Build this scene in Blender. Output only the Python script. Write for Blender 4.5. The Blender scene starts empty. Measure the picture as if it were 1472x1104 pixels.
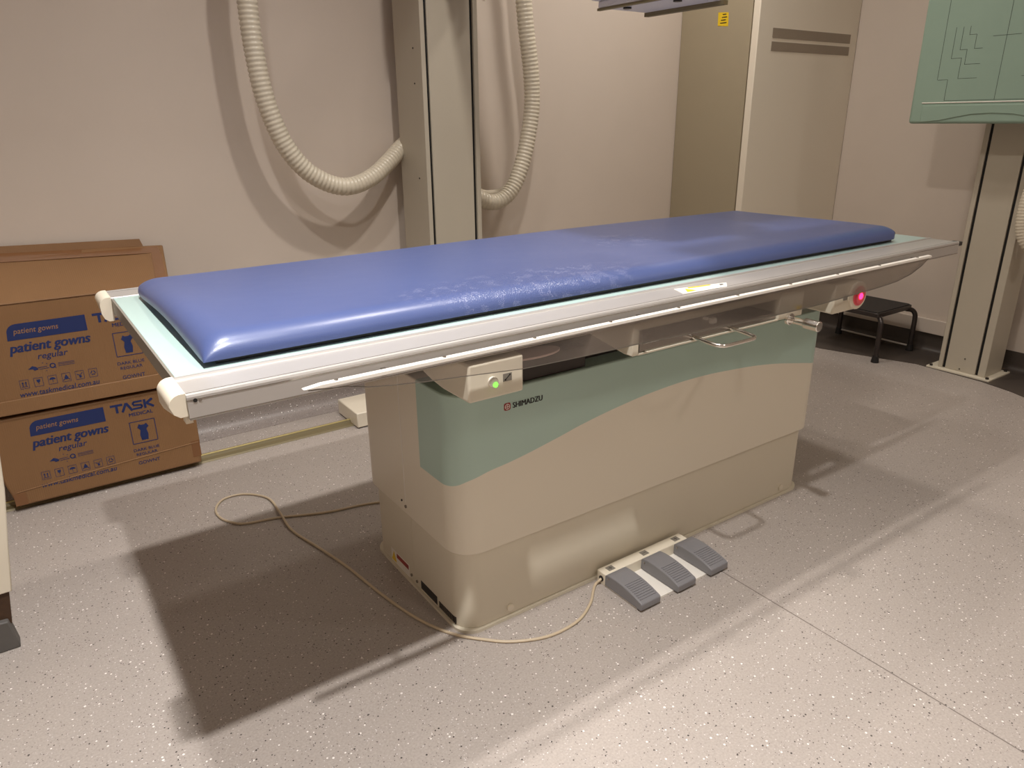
import bpy, bmesh, math, random
from mathutils import Vector, Matrix
random.seed(7)
PI = math.pi
SC = bpy.context.scene
COL = SC.collection
W, H = 1472, 1104

# ------------------------------------------------------------------ materials
def nt(name):
    m = bpy.data.materials.new(name); m.use_nodes = True
    t = m.node_tree; b = t.nodes['Principled BSDF']
    return m, t, b
def srgb(r, g, b):
    f = lambda c: (c/255/12.92) if c/255 <= .04045 else ((c/255+.055)/1.055)**2.4
    return (f(r), f(g), f(b), 1)
def mat(name, rgb, rough=.5, metal=0, bump=0, bscale=300, var=0, vscale=6, spec=.5, coat=0, emit=None, estr=0):
    m, t, b = nt(name)
    c = srgb(*rgb)
    b.inputs['Base Color'].default_value = c
    b.inputs['Roughness'].default_value = rough
    b.inputs['Metallic'].default_value = metal
    b.inputs['Specular IOR Level'].default_value = spec
    b.inputs['Coat Weight'].default_value = coat
    if emit:
        b.inputs['Emission Color'].default_value = srgb(*emit); b.inputs['Emission Strength'].default_value = estr
    tc = t.nodes.new('ShaderNodeTexCoord')
    if var:
        n = t.nodes.new('ShaderNodeTexNoise'); n.inputs['Scale'].default_value = vscale; n.inputs['Detail'].default_value = 4
        t.links.new(tc.outputs['Object'], n.inputs['Vector'])
        r = t.nodes.new('ShaderNodeMapRange'); r.inputs['From Min'].default_value = .3; r.inputs['From Max'].default_value = .7
        r.inputs['To Min'].default_value = 1-var; r.inputs['To Max'].default_value = 1+var
        t.links.new(n.outputs['Fac'], r.inputs['Value'])
        x = t.nodes.new('ShaderNodeMix'); x.data_type = 'RGBA'; x.blend_type = 'MULTIPLY'; x.inputs['Factor'].default_value = 1
        x.inputs['A'].default_value = c
        t.links.new(r.outputs['Result'], x.inputs['B']); t.links.new(x.outputs['Result'], b.inputs['Base Color'])
    if bump:
        n = t.nodes.new('ShaderNodeTexNoise'); n.inputs['Scale'].default_value = bscale; n.inputs['Detail'].default_value = 3
        t.links.new(tc.outputs['Object'], n.inputs['Vector'])
        bp = t.nodes.new('ShaderNodeBump'); bp.inputs['Strength'].default_value = bump; bp.inputs['Distance'].default_value = .002
        t.links.new(n.outputs['Fac'], bp.inputs['Height']); t.links.new(bp.outputs['Normal'], b.inputs['Normal'])
    return m
def math_node(t, op, a, b=None, c=None):
    n = t.nodes.new('ShaderNodeMath'); n.operation = op
    for i, v in enumerate((a, b, c)):
        if v is None: continue
        if isinstance(v, (int, float)): n.inputs[i].default_value = v
        else: t.links.new(v, n.inputs[i])
    return n.outputs[0]
def mixc(t, fac, a, b):
    x = t.nodes.new('ShaderNodeMix'); x.data_type = 'RGBA'
    if isinstance(fac, (int, float)): x.inputs['Factor'].default_value = fac
    else: t.links.new(fac, x.inputs['Factor'])
    for k, v in (('A', a), ('B', b)):
        if isinstance(v, tuple): x.inputs[k].default_value = v
        else: t.links.new(v, x.inputs[k])
    return x.outputs['Result']

def vinyl(name, base, seam=False, rough=.42, speck=1.0):
    m, t, b = nt(name)
    g = t.nodes.new('ShaderNodeTexCoord')
    sep = t.nodes.new('ShaderNodeSeparateXYZ'); t.links.new(g.outputs['Object'], sep.inputs[0])
    n1 = t.nodes.new('ShaderNodeTexNoise'); n1.inputs['Scale'].default_value = 2.2; n1.inputs['Detail'].default_value = 5
    t.links.new(g.outputs['Object'], n1.inputs['Vector'])
    n2 = t.nodes.new('ShaderNodeTexNoise'); n2.inputs['Scale'].default_value = 220; n2.inputs['Detail'].default_value = 2
    t.links.new(g.outputs['Object'], n2.inputs['Vector'])
    f1 = math_node(t, 'MULTIPLY_ADD', n1.outputs['Fac'], .22, .89)
    f2 = math_node(t, 'MULTIPLY_ADD', n2.outputs['Fac'], .5, .75)
    f = math_node(t, 'MULTIPLY', f1, f2)
    mul = t.nodes.new('ShaderNodeMix'); mul.data_type = 'RGBA'; mul.blend_type = 'MULTIPLY'; mul.inputs['Factor'].default_value = 1
    mul.inputs['A'].default_value = srgb(*base); t.links.new(f, mul.inputs['B'])
    col = mul.outputs['Result']
    for sc, thr, rad, c in ((120, .80, .30, srgb(240, 234, 228)), (140, .76, .29, srgb(52, 45, 43)), (240, .8, .40, srgb(205, 198, 194)), (230, .76, .34, srgb(95, 84, 82))):
        v = t.nodes.new('ShaderNodeTexVoronoi'); v.feature = 'F1'; v.inputs['Scale'].default_value = sc
        v.inputs['Randomness'].default_value = 1
        mp = t.nodes.new('ShaderNodeMapping'); mp.inputs['Location'].default_value = (sc*.37, sc*.11, .4)
        t.links.new(g.outputs['Object'], mp.inputs['Vector']); t.links.new(mp.outputs['Vector'], v.inputs['Vector'])
        sp = t.nodes.new('ShaderNodeSeparateColor'); t.links.new(v.outputs['Color'], sp.inputs[0])
        a = math_node(t, 'GREATER_THAN', sp.outputs[0], thr)
        d = math_node(t, 'LESS_THAN', v.outputs['Distance'], math_node(t, 'MULTIPLY', sp.outputs[1], rad))
        fac = math_node(t, 'MULTIPLY', math_node(t, 'MULTIPLY', a, d), .95*speck)
        col = mixc(t, fac, col, c)
    if seam:
        dx = math_node(t, 'ABSOLUTE', math_node(t, 'SUBTRACT', sep.outputs[0], 1.232))
        s = math_node(t, 'LESS_THAN', dx, .0016)
        col = mixc(t, math_node(t, 'MULTIPLY', s, .65), col, srgb(70, 58, 52))
    t.links.new(col, b.inputs['Base Color'])
    b.inputs['Roughness'].default_value = rough
    bp = t.nodes.new('ShaderNodeBump'); bp.inputs['Strength'].default_value = .12; bp.inputs['Distance'].default_value = .001
    t.links.new(n2.outputs['Fac'], bp.inputs['Height']); t.links.new(bp.outputs['Normal'], b.inputs['Normal'])
    return m

M = {}
M['wall'] = mat('wall_paint', (210, 197, 184), .38, var=.02, vscale=3, bump=.08, bscale=90)
M['ceiling'] = mat('ceiling_paint', (225, 220, 212), .8)
M['floor'] = vinyl('speckled_vinyl', (170, 160, 152), True)
M['cove'] = vinyl('coved_vinyl', (150, 140, 134))
M['darkedging'] = mat('dark_edging', (74, 66, 60), .35, var=.06, vscale=30, bump=.1, bscale=300)
M['cream'] = mat('cream_paint', (218, 209, 189), .5, spec=.4, bump=.03, bscale=500)
M['stand'] = mat('stand_paint', (186, 177, 160), .42, spec=.4, bump=.03, bscale=500)
M['creamplastic'] = mat('cream_plastic', (226, 216, 196), .3)
M['cabinet'] = mat('cabinet_paint_lit', (232, 222, 204), .34, bump=.03, bscale=400)
M['cabshade'] = mat('cabinet_paint_shaded', (164, 152, 128), .4, bump=.03, bscale=400)  # cabinet paint with the shade of its unlit side mixed in
M['alu'] = mat('brushed_aluminium', (190, 185, 180), .38, metal=.5)
M['steel'] = mat('stainless_steel', (170, 165, 158), .25, metal=1)
M['chrome'] = mat('chrome', (240, 236, 230), .2, metal=1)
M['darkmetal'] = mat('dark_metal', (58, 52, 48), .45, metal=.3)
M['black'] = mat('black_plastic', (22, 20, 20), .4)
M['groove'] = mat('groove_black', (10, 9, 9), .6)
M['teal'] = mat('pale_teal_laminate', (172, 194, 188), .3)
M['boardgreen'] = mat('green_board', (142, 164, 148), .42, var=.02, vscale=8)
M['boardline'] = mat('board_print', (38, 48, 42), .5)
M['pedal'] = mat('grey_pedal_plastic', (128, 126, 128), .42, bump=.05, bscale=600)
M['white'] = mat('white_print', (238, 232, 222), .4)
M['yellow'] = mat('yellow_print', (232, 196, 30), .4)
M['red'] = mat('red_print', (150, 40, 36), .4)
M['blackprint'] = mat('black_print', (18, 16, 16), .4)
M['blueprint'] = mat('blue_print', (28, 44, 94), .5)
M['brownprint'] = mat('unprinted_card', (150, 110, 72), .6)
M['symbol'] = mat('grey_symbol_plate', (128, 122, 112), .4)
M['cable'] = mat('beige_cable', (198, 180, 152), .45)
M['hose'] = mat('cream_hose', (214, 204, 184), .3)
M['brass'] = mat('brass_rail', (206, 190, 130), .3, metal=.5)
M['olive'] = mat('olive_rail_base', (124, 112, 82), .45, metal=.2)
M['stool'] = mat('dark_steel_tube', (70, 64, 62), .3, metal=.7)
M['rubber'] = mat('black_rubber', (24, 22, 22), .55, bump=.3, bscale=250)
M['greyfoot'] = mat('grey_foot', (92, 88, 84), .6, var=.1, vscale=20)
M['brown'] = mat('brown_worn', (70, 48, 30), .7, var=.2, vscale=40)
M['collim'] = mat('white_collimator', (228, 224, 220), .4)
M['led_green'] = mat('green_lamp', (120, 255, 90), .3, emit=(110, 255, 70), estr=2.2)
M['led_red'] = mat('red_lamp', (255, 40, 70), .3, emit=(255, 25, 70), estr=9)
M['redclear'] = mat('red_button', (206, 96, 104), .25, emit=(255, 20, 50), estr=.06)
M['lamp'] = mat('lamp_lens', (255, 250, 240), .4, emit=(255, 238, 214), estr=6)
M['palepink'] = mat('pale_pink', (196, 172, 164), .35)

# cardboard
m, t, b = nt('cardboard'); M['card'] = m
tc = t.nodes.new('ShaderNodeTexCoord'); n = t.nodes.new('ShaderNodeTexNoise'); n.inputs['Scale'].default_value = 5; n.inputs['Detail'].default_value = 6
wv = t.nodes.new('ShaderNodeTexWave'); wv.inputs['Scale'].default_value = 55; wv.inputs['Distortion'].default_value = 1; wv.bands_direction = 'X'
t.links.new(tc.outputs['Object'], n.inputs['Vector']); t.links.new(tc.outputs['Object'], wv.inputs['Vector'])
t.links.new(mixc(t, n.outputs['Fac'], srgb(126, 91, 58), srgb(144, 107, 70)), b.inputs['Base Color'])
b.inputs['Roughness'].default_value = .6
bp = t.nodes.new('ShaderNodeBump'); bp.inputs['Strength'].default_value = .12; bp.inputs['Distance'].default_value = .002
t.links.new(wv.outputs['Fac'], bp.inputs['Height']); t.links.new(bp.outputs['Normal'], b.inputs['Normal'])
M['tape'] = mat('brown_tape', (128, 88, 56), .18, bump=.25, bscale=60)

# blue vinyl of the mattress with a crazed patch, glints painted into the cracks
m, t, b = nt('blue_vinyl'); M['blue'] = m
tc = t.nodes.new('ShaderNodeTexCoord')
sp = t.nodes.new('ShaderNodeSeparateXYZ'); t.links.new(tc.outputs['Object'], sp.inputs[0])
n = t.nodes.new('ShaderNodeTexNoise'); n.inputs['Scale'].default_value = 4; n.inputs['Detail'].default_value = 4
t.links.new(tc.outputs['Object'], n.inputs['Vector'])
base = mixc(t, n.outputs['Fac'], srgb(69, 82, 126), srgb(76, 89, 134))
def spot(cx, cy, rx, ry):
    a = math_node(t, 'DIVIDE', math_node(t, 'SUBTRACT', sp.outputs[0], cx), rx)
    c = math_node(t, 'DIVIDE', math_node(t, 'SUBTRACT', sp.outputs[1], cy), ry)
    d = math_node(t, 'ADD', math_node(t, 'MULTIPLY', a, a), math_node(t, 'MULTIPLY', c, c))
    return math_node(t, 'MAXIMUM', math_node(t, 'SUBTRACT', 1, d), 0)
mask = math_node(t, 'MAXIMUM', spot(-.32, -.24, .34, .10), math_node(t, 'MULTIPLY', spot(.18, .02, .14, .10), .8))
v = t.nodes.new('ShaderNodeTexVoronoi'); v.feature = 'DISTANCE_TO_EDGE'; v.inputs['Scale'].default_value = 300
n3 = t.nodes.new('ShaderNodeTexNoise'); n3.inputs['Scale'].default_value = 40; n3.inputs['Detail'].default_value = 3
t.links.new(tc.outputs['Object'], n3.inputs['Vector'])
mpx = t.nodes.new('ShaderNodeMapping'); mpx.inputs['Scale'].default_value = (1, .38, 1)
t.links.new(tc.outputs['Object'], mpx.inputs['Vector']); t.links.new(mpx.outputs['Vector'], v.inputs['Vector'])
crack = math_node(t, 'LESS_THAN', v.outputs['Distance'], .045)
pick = math_node(t, 'GREATER_THAN', n3.outputs['Fac'], .56)
cm = math_node(t, 'MULTIPLY', math_node(t, 'MULTIPLY', crack, pick), math_node(t, 'MINIMUM', math_node(t, 'MULTIPLY', mask, .7), .26))
t.links.new(mixc(t, cm, base, srgb(200, 200, 225)), b.inputs['Base Color'])
b.inputs['Roughness'].default_value = .33; b.inputs['Specular IOR Level'].default_value = .6
n4 = t.nodes.new('ShaderNodeTexNoise'); n4.inputs['Scale'].default_value = 450; n4.inputs['Detail'].default_value = 2
t.links.new(tc.outputs['Object'], n4.inputs['Vector'])
n5 = t.nodes.new('ShaderNodeTexNoise'); n5.inputs['Scale'].default_value = 9; n5.inputs['Detail'].default_value = 2
t.links.new(tc.outputs['Object'], n5.inputs['Vector'])
hh = math_node(t, 'ADD', math_node(t, 'MULTIPLY', n4.outputs['Fac'], .12), math_node(t, 'ADD', math_node(t, 'MULTIPLY', n5.outputs['Fac'], 1.0), math_node(t, 'MULTIPLY', math_node(t, 'MULTIPLY', v.outputs['Distance'], mask), 2.2)))
bp = t.nodes.new('ShaderNodeBump'); bp.inputs['Strength'].default_value = .35; bp.inputs['Distance'].default_value = .003
t.links.new(hh, bp.inputs['Height']); t.links.new(bp.outputs['Normal'], b.inputs['Normal'])

# clear acrylic
m, t, b = nt('clear_acrylic'); M['acrylic'] = m
out = t.nodes['Material Output']
tr = t.nodes.new('ShaderNodeBsdfTransparent'); tr.inputs['Color'].default_value = (.96, .95, .94, 1)
gl = t.nodes.new('ShaderNodeBsdfGlossy'); gl.inputs['Roughness'].default_value = .12; gl.inputs['Color'].default_value = (.9, .88, .85, 1)
df = t.nodes.new('ShaderNodeBsdfDiffuse'); df.inputs['Color'].default_value = srgb(190, 178, 170)
fr = t.nodes.new('ShaderNodeFresnel'); fr.inputs['IOR'].default_value = 1.45
mx = t.nodes.new('ShaderNodeMixShader'); t.links.new(math_node(t, 'MULTIPLY', fr.outputs[0], .8), mx.inputs[0])
t.links.new(tr.outputs[0], mx.inputs[1]); t.links.new(gl.outputs[0], mx.inputs[2])
mx2 = t.nodes.new('ShaderNodeMixShader'); mx2.inputs[0].default_value = .055
t.links.new(mx.outputs[0], mx2.inputs[1]); t.links.new(df.outputs[0], mx2.inputs[2]); t.links.new(mx2.outputs[0], out.inputs['Surface'])
t.nodes.remove(b)

# perforated grille
m, t, b = nt('perforated_grille'); M['grille'] = m
tc = t.nodes.new('ShaderNodeTexCoord'); sp = t.nodes.new('ShaderNodeSeparateXYZ'); t.links.new(tc.outputs['Object'], sp.inputs[0])
sx = math_node(t, 'SINE', math_node(t, 'MULTIPLY', math_node(t, 'ADD', sp.outputs[0], sp.outputs[2]), 2*PI/.0075))
sz = math_node(t, 'SINE', math_node(t, 'MULTIPLY', math_node(t, 'SUBTRACT', sp.outputs[0], sp.outputs[2]), 2*PI/.0075))
f = math_node(t, 'GREATER_THAN', math_node(t, 'ADD', sx, sz), .35)
t.links.new(mixc(t, f, srgb(178, 162, 142), srgb(48, 40, 34)), b.inputs['Base Color']); b.inputs['Roughness'].default_value = .5

# upper housing with the green wave
TO = (1.17, .416, 0)       # origin of the table
m, t, b = nt('housing_paint'); M['housing'] = m
tc = t.nodes.new('ShaderNodeTexCoord'); sp = t.nodes.new('ShaderNodeSeparateXYZ'); t.links.new(tc.outputs['Object'], sp.inputs[0])
fc = t.nodes.new('ShaderNodeFloatCurve')
pts = [(.52, .388), (.56, .408), (.60, .419), (.66, .426), (.79, .449), (.873, .466), (1.0, .485), (1.1, .495), (1.25, .50), (1.42, .491), (1.54, .479), (1.71, .45), (1.83, .427)]
cv = fc.mapping.curves[0]
xs = [((x-.5)/1.4, (z-.35)/.2) for x, z in pts]
cv.points[0].location = (0, xs[0][1]-.02); cv.points[-1].location = (1, xs[-1][1]-.05)
for q in xs: cv.points.new(*q)
fc.mapping.update()
xx = math_node(t, 'DIVIDE', math_node(t, 'ADD', sp.outputs[0], TO[0]-.5), 1.4)
t.links.new(xx, fc.inputs['Value'])
zc = math_node(t, 'MULTIPLY_ADD', fc.outputs[0], .2, .35)
f1 = math_node(t, 'GREATER_THAN', sp.outputs[2], zc)
f2 = math_node(t, 'LESS_THAN', sp.outputs[1], .326-TO[1])
t.links.new(mixc(t, math_node(t, 'MULTIPLY', f1, f2), srgb(230, 221, 202), srgb(178, 202, 190)), b.inputs['Base Color'])
b.inputs['Roughness'].default_value = .3; b.inputs['Specular IOR Level'].default_value = .45

# ------------------------------------------------------------------ geometry helpers
ORG = {}
def box(bm, x0, x1, y0, y1, z0, z1):
    v = [bm.verts.new(p) for p in ((x0,y0,z0),(x1,y0,z0),(x1,y1,z0),(x0,y1,z0),(x0,y0,z1),(x1,y0,z1),(x1,y1,z1),(x0,y1,z1))]
    for f in ((0,3,2,1),(4,5,6,7),(0,1,5,4),(1,2,6,5),(2,3,7,6),(3,0,4,7)): bm.faces.new([v[i] for i in f])
    return v
def hexa(bm, ps):
    v = [bm.verts.new(p) for p in ps]
    for f in ((0,3,2,1),(4,5,6,7),(0,1,5,4),(1,2,6,5),(2,3,7,6),(3,0,4,7)): bm.faces.new([v[i] for i in f])
def prism(bm, poly, axis, a, b):
    """poly of 2-D points, extruded from a to b along axis ('x': (y,z), 'y': (x,z), 'z': (x,y))"""
    def P(p, c): return {'x': (c, p[0], p[1]), 'y': (p[0], c, p[1]), 'z': (p[0], p[1], c)}[axis]
    A = [bm.verts.new(P(p, a)) for p in poly]; B = [bm.verts.new(P(p, b)) for p in poly]
    n = len(poly)
    for i in range(n): bm.faces.new((A[i], A[(i+1)%n], B[(i+1)%n], B[i]))
    bm.faces.new(A[::-1]); bm.faces.new(B)
def rrect(x0, x1, y0, y1, r, n=8):
    o = []
    for cx, cy, a0 in ((x1-r, y0+r, -PI/2), (x1-r, y1-r, 0), (x0+r, y1-r, PI/2), (x0+r, y0+r, PI)):
        for i in range(n+1):
            a = a0 + i/n*PI/2; o.append((cx+r*math.cos(a), cy+r*math.sin(a)))
    return o
def circ(cx, cy, r, n=24): return [(cx+r*math.cos(2*PI*i/n), cy+r*math.sin(2*PI*i/n)) for i in range(n)]
def catmull(p, k=8):
    p = [Vector(q) for q in p]; q = [2*p[0]-p[1]] + p + [2*p[-1]-p[-2]]; o = []
    for i in range(1, len(q)-2):
        for j in range(k):
            s = j/k; a, b, c, d = q[i-1], q[i], q[i+1], q[i+2]
            o.append(.5*((2*b)+(c-a)*s+(2*a-5*b+4*c-d)*s*s+(-a+3*b-3*c+d)*s**3))
    o.append(q[-2]); return o
def resample(p, step):
    o = [p[0]]; acc = 0
    for a, b in zip(p, p[1:]):
        L = (b-a).length
        if L == 0: continue
        d = step-acc
        while d <= L: o.append(a.lerp(b, d/L)); d += step
        acc = L-(d-step)
    return o
def sweep(bm, path, rad, n=12):
    """rad: number or f(i)"""
    path = [Vector(p) for p in path]; N = len(path); rings = []
    T0 = (path[1]-path[0]).normalized(); up = Vector((0,0,1)) if abs(T0.z) < .9 else Vector((1,0,0))
    u = T0.cross(up).normalized()
    for i in range(N):
        T = (path[min(i+1,N-1)]-path[max(i-1,0)]).normalized()
        u = (u-T*u.dot(T)).normalized(); w = T.cross(u)
        r = rad(i) if callable(rad) else rad
        rings.append([bm.verts.new(path[i]+(u*math.cos(2*PI*k/n)+w*math.sin(2*PI*k/n))*r) for k in range(n)])
    for a, b in zip(rings, rings[1:]):
        for k in range(n): bm.faces.new((a[k], a[(k+1)%n], b[(k+1)%n], b[k]))
    bm.faces.new(rings[0][::-1]); bm.faces.new(rings[-1])
def cyl(bm, p0, p1, r, n=20, r1=None):
    a, b = Vector(p0), Vector(p1)
    sweep(bm, [a, b], (lambda i: r if i == 0 else r1) if r1 is not None else r, n)
def obj(name, bm, m, parent=None, bevel=0, seg=2, sharp=35, kind=None, label=None, flat=False):
    bmesh.ops.remove_doubles(bm, verts=bm.verts, dist=1e-6) if False else None
    bmesh.ops.recalc_face_normals(bm, faces=bm.faces)
    org = ORG.get(parent.name, Vector((0,0,0))) if parent else Vector((0,0,0))
    for v in bm.verts: v.co -= org
    for f in bm.faces: f.smooth = not flat
    for e in bm.edges:
        if len(e.link_faces) == 2 and e.calc_face_angle(0) > math.radians(sharp): e.smooth = False
    me = bpy.data.meshes.new(name); bm.to_mesh(me); bm.free()
    o = bpy.data.objects.new(name, me); COL.objects.link(o)
    me.materials.append(M[m] if isinstance(m, str) else m)
    if parent: o.parent = parent; ORG[o.name] = org
    if bevel:
        d = o.modifiers.new('bevel', 'BEVEL'); d.width = bevel; d.segments = seg; d.limit_method = 'ANGLE'; d.angle_limit = math.radians(40)
        d.harden_normals = False
    if kind: o['kind'] = kind
    if label: o['label'] = label
    return o
def thing(name, label, cat, loc, group=None):
    o = bpy.data.objects.new(name, None); COL.objects.link(o); o.location = loc; o.empty_display_size = .1
    ORG[o.name] = Vector(loc); o['label'] = label; o['category'] = cat
    if group: o['group'] = group
    return o
def tag(o, label, cat, group=None):
    o['label'] = label; o['category'] = cat
    if group: o['group'] = group
    return o
def one(fn, *a):
    bm = bmesh.new(); fn(bm, *a); return bm
def boxobj(name, m, parent, *a, bevel=0, **k): return obj(name, one(box, *a), m, parent, bevel=bevel, **k)

def text_mesh(s, bold=0, shear=0, spacing=1):
    c = bpy.data.curves.new('lettering', 'FONT'); c.body = s; c.offset = bold; c.shear = shear; c.space_character = spacing; c.resolution_u = 3
    c.fill_mode = 'FRONT'
    o = bpy.data.objects.new('lettering', c); COL.objects.link(o)
    dg = bpy.context.evaluated_depsgraph_get(); dg.update()
    me = bpy.data.meshes.new_from_object(o.evaluated_get(dg))
    bpy.data.objects.remove(o); bpy.data.curves.remove(c)
    return me
def add_text(bm, s, x, z, w, h, y, bold=.01, shear=0, skew=0, spacing=1, normal='-y'):
    """lettering filling the box (x..x+w, z..z+h) on plane y facing -y"""
    me = text_mesh(s, bold, shear, spacing)
    xs = [v.co.x for v in me.vertices]; ys = [v.co.y for v in me.vertices]
    x0, x1, y0, y1 = min(xs), max(xs), min(ys), max(ys)
    b2 = bmesh.new(); b2.from_mesh(me)
    mp = {}
    for v in b2.verts:
        mp[v.index] = bm.verts.new((x+(v.co.x-x0)/(x1-x0)*w, y, z+(v.co.y-y0)/(y1-y0)*h))
    for f in b2.faces:
        try: bm.faces.new([mp[v.index] for v in f.verts])
        except ValueError: pass
    b2.free(); bpy.data.meshes.remove(me)
def flatpoly(bm, pts, y): bm.faces.new([bm.verts.new((p[0], y, p[1])) for p in pts])
def strip(bm, a, b, w, y):
    a, b = Vector((a[0], 0, a[1])), Vector((b[0], 0, b[1])); d = (b-a).normalized(); n = Vector((-d.z, 0, d.x))*w/2
    bm.faces.new([bm.verts.new(Vector((q.x, y, q.z))) for q in (a-n, b-n, b+n, a+n)])
def thicken(bm, d):
    """gives flat printed shapes a real thickness"""
    r = bmesh.ops.extrude_face_region(bm, geom=list(bm.faces))
    for v in r['geom']:
        if isinstance(v, bmesh.types.BMVert): v.co += Vector(d)

# ------------------------------------------------------------------ room
XL, XR, YB, YF, ZC = -1.7, 3.62, 1.78, -3.0, 2.66
def S(name, m, *a): return boxobj(name, m, None, *a, kind='structure')
S('floor', 'floor', XL-.1, XR+.1, YF-.1, YB+.1, -.1, 0)
S('ceiling', 'ceiling', XL-.1, XR+.1, YF-.1, YB+.1, ZC, ZC+.1)
S('wall_back', 'wall', XL-.1, XR+.1, YB, YB+.1, 0, ZC)
S('wall_right', 'wall', XR, XR+.1, YF, YB, 0, ZC)
S('wall_left', 'wall', XL-.1, XL, YF, YB, 0, ZC)
S('wall_front', 'wall', XL-.1, XR+.1, YF-.1, YF, 0, ZC)
def cove(h, r, th=.004):
    p = [(0, 0), (-r-.03, 0), (-r-.03, .0015)]
    for i in range(9):
        a = i/8*PI/2; p.append((-r+r*math.sin(a)-th*math.sin(a), r-r*math.cos(a)+.0015))
    p += [(-th, h), (0, h)]
    return p
bm = bmesh.new(); prism(bm, [(YB+y, z) for y, z in cove(.11, .05)], 'x', XL, 2.83)
obj('baseboard_back', bm, 'cove', kind='structure')
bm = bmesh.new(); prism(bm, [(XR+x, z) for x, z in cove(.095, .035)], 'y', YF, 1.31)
obj('baseboard_right', bm, 'darkedging', kind='structure')
bm = bmesh.new(); prism(bm, [(XL-x, z) for x, z in cove(.11, .05)], 'y', YF, YB)
obj('baseboard_left', bm, 'cove', kind='structure')
# dark strip with a slanted edge, flat on the floor along the right wall
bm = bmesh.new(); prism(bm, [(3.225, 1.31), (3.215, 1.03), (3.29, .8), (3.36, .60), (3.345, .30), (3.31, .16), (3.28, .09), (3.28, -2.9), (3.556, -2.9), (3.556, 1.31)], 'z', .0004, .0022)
obj('trim_2', bm, 'darkedging', kind='structure')
bm = bmesh.new(); box(bm, XR-.02, XR, .58, 1.31, .096, .168)
obj('trim_1', bm, 'wall', kind='structure', bevel=.002)

# ceiling downlights: (x, y, radius, power)
LIGHTS = [(.12, -.56, .035, 29, 0), (.12, .34, .05, 12, 0), (2.05, -.56, .06, 2.5, 1), (2.05, .34, .08, 1, 1), (-1.0, -1.9, .1, 3.5, 1), (1.1, -2.1, .1, 5, 1), (2.9, -1.9, .1, 9, 1), (2.3, 1.14, .09, 11.5, 1), (1.1, .34, .05, 14.5, 1)]  # room-corner, behind-viewer and cabinet-side lamps are added fill
LLAB = ['round ceiling downlight in front of the table, nearest its pillow end', 'round ceiling downlight above the bare end of the table',
        'round ceiling downlight in front of the far table end', 'round ceiling downlight above the far table end',
        'added fill downlight near the left front corner of the room', 'added fill downlight behind the viewer', 'added fill downlight near the right front corner of the room', 'added fill downlight between the table and the cabinet', 'round ceiling downlight above the middle of the table']
for (x, y, r, p, warm), lb in zip(LIGHTS, LLAB):
    d = thing('ceiling_downlight', lb, 'ceiling light', (x, y, ZC), 'downlights in the ceiling')
    bm = bmesh.new(); R0 = r+.03; n = 32
    rings = [[bm.verts.new((x+q*math.cos(2*PI*k/n), y+q*math.sin(2*PI*k/n), z)) for k in range(n)] for q, z in ((R0, ZC), (R0, ZC-.006), (r, ZC-.006), (r, ZC))]
    for a, b in zip(rings, rings[1:]+rings[:1]):
        for k in range(n): bm.faces.new((a[k], a[(k+1)%n], b[(k+1)%n], b[k]))
    obj('trim_ring', bm, 'white', d)
    bm = bmesh.new(); prism(bm, circ(x, y, r-.002, 28), 'z', ZC-.003, ZC-.0005); obj('lens', bm, 'lamp', d)
    L = bpy.data.lights.new('downlight_lamp', 'AREA'); L.shape = 'DISK'; L.size = 2*r; L.energy = p; L.color = ((1.0, .98, .965), (1.0, .938, .875))[warm]; L.spread = math.radians((114, 150)[warm])
    lo = bpy.data.objects.new('downlight_lamp', L); COL.objects.link(lo); lo.location = (x, y, ZC-.008)

# ------------------------------------------------------------------ radiographic table
T = thing('xray_table', 'long x-ray examination table with a cream and green pedestal and aluminium rails', 'x-ray table', TO)
LX, WY, HT = 2.2, .8326, .782
BX0, BX1, BY0, BY1 = .5338, 1.8128, .1741, .6581
# pedestal
bm = bmesh.new(); prism(bm, rrect(BX0, BX1, BY0, BY1, .055, 10), 'z', .008, .30)
lower = obj('lower_housing', bm, 'cream', T, bevel=.002)
bm = bmesh.new(); prism(bm, rrect(BX0-.006, BX1+.006, BY0-.006, BY1+.006, .05, 10), 'z', 0, .008)
obj('base_flange', bm, 'cream', lower)
o_ = .014
bm = bmesh.new(); prism(bm, rrect(BX0-o_, BX1+o_, BY0-o_, BY1+o_, .068, 12), 'z', .2184, .603)
upper = obj('upper_housing', bm, 'housing', T, bevel=.004, seg=3, label='cream upper housing with a pale green wave')
# seams, screws, vents on the left side
xs_ = BX0-o_
bm = bmesh.new(); box(bm, xs_-.0008, xs_+.002, .4165, .4190, .252, .60); obj('panel_seam', bm, 'white', upper)
bm = bmesh.new(); box(bm, BX0-.0006, BX0+.002, .4215, .4235, .03, .217); obj('panel_seam', bm, 'cream', lower)
def screw(p, r, parent, axis, m='steel'):
    a = Vector(p); b = a+Vector(axis); bm = bmesh.new(); cyl(bm, a, b, r, 14); obj('screw', bm, m, parent)
screw((xs_+.001, .438, .250), .0028, upper, (-.003,0,0), 'darkmetal'); screw((xs_+.001, .416, .242), .0042, upper, (-.004,0,0))
screw((BX0+.001, .438, .024), .004, lower, (-.004,0,0)); screw((BX0+.001, .408, .021), .004, lower, (-.004,0,0))
screw((.663, BY0+.001, .029), .009, lower, (0,-.006,0), 'creamplastic'); screw((1.711, BY0+.001, .029), .009, lower, (0,-.006,0), 'creamplastic')
bm = bmesh.new(); box(bm, BX0-.0008, BX0+.002, .302, .387, .012, .036); obj('socket_recess', bm, 'black', lower, label='black socket recess')
bm = bmesh.new(); box(bm, BX0-.0010, BX0+.002, .300, .388, .009, .012); box(bm, BX0-.0014, BX0+.002, .2985, .3005, .009, .037); obj('socket_trim', bm, 'creamplastic', lower)
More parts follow.
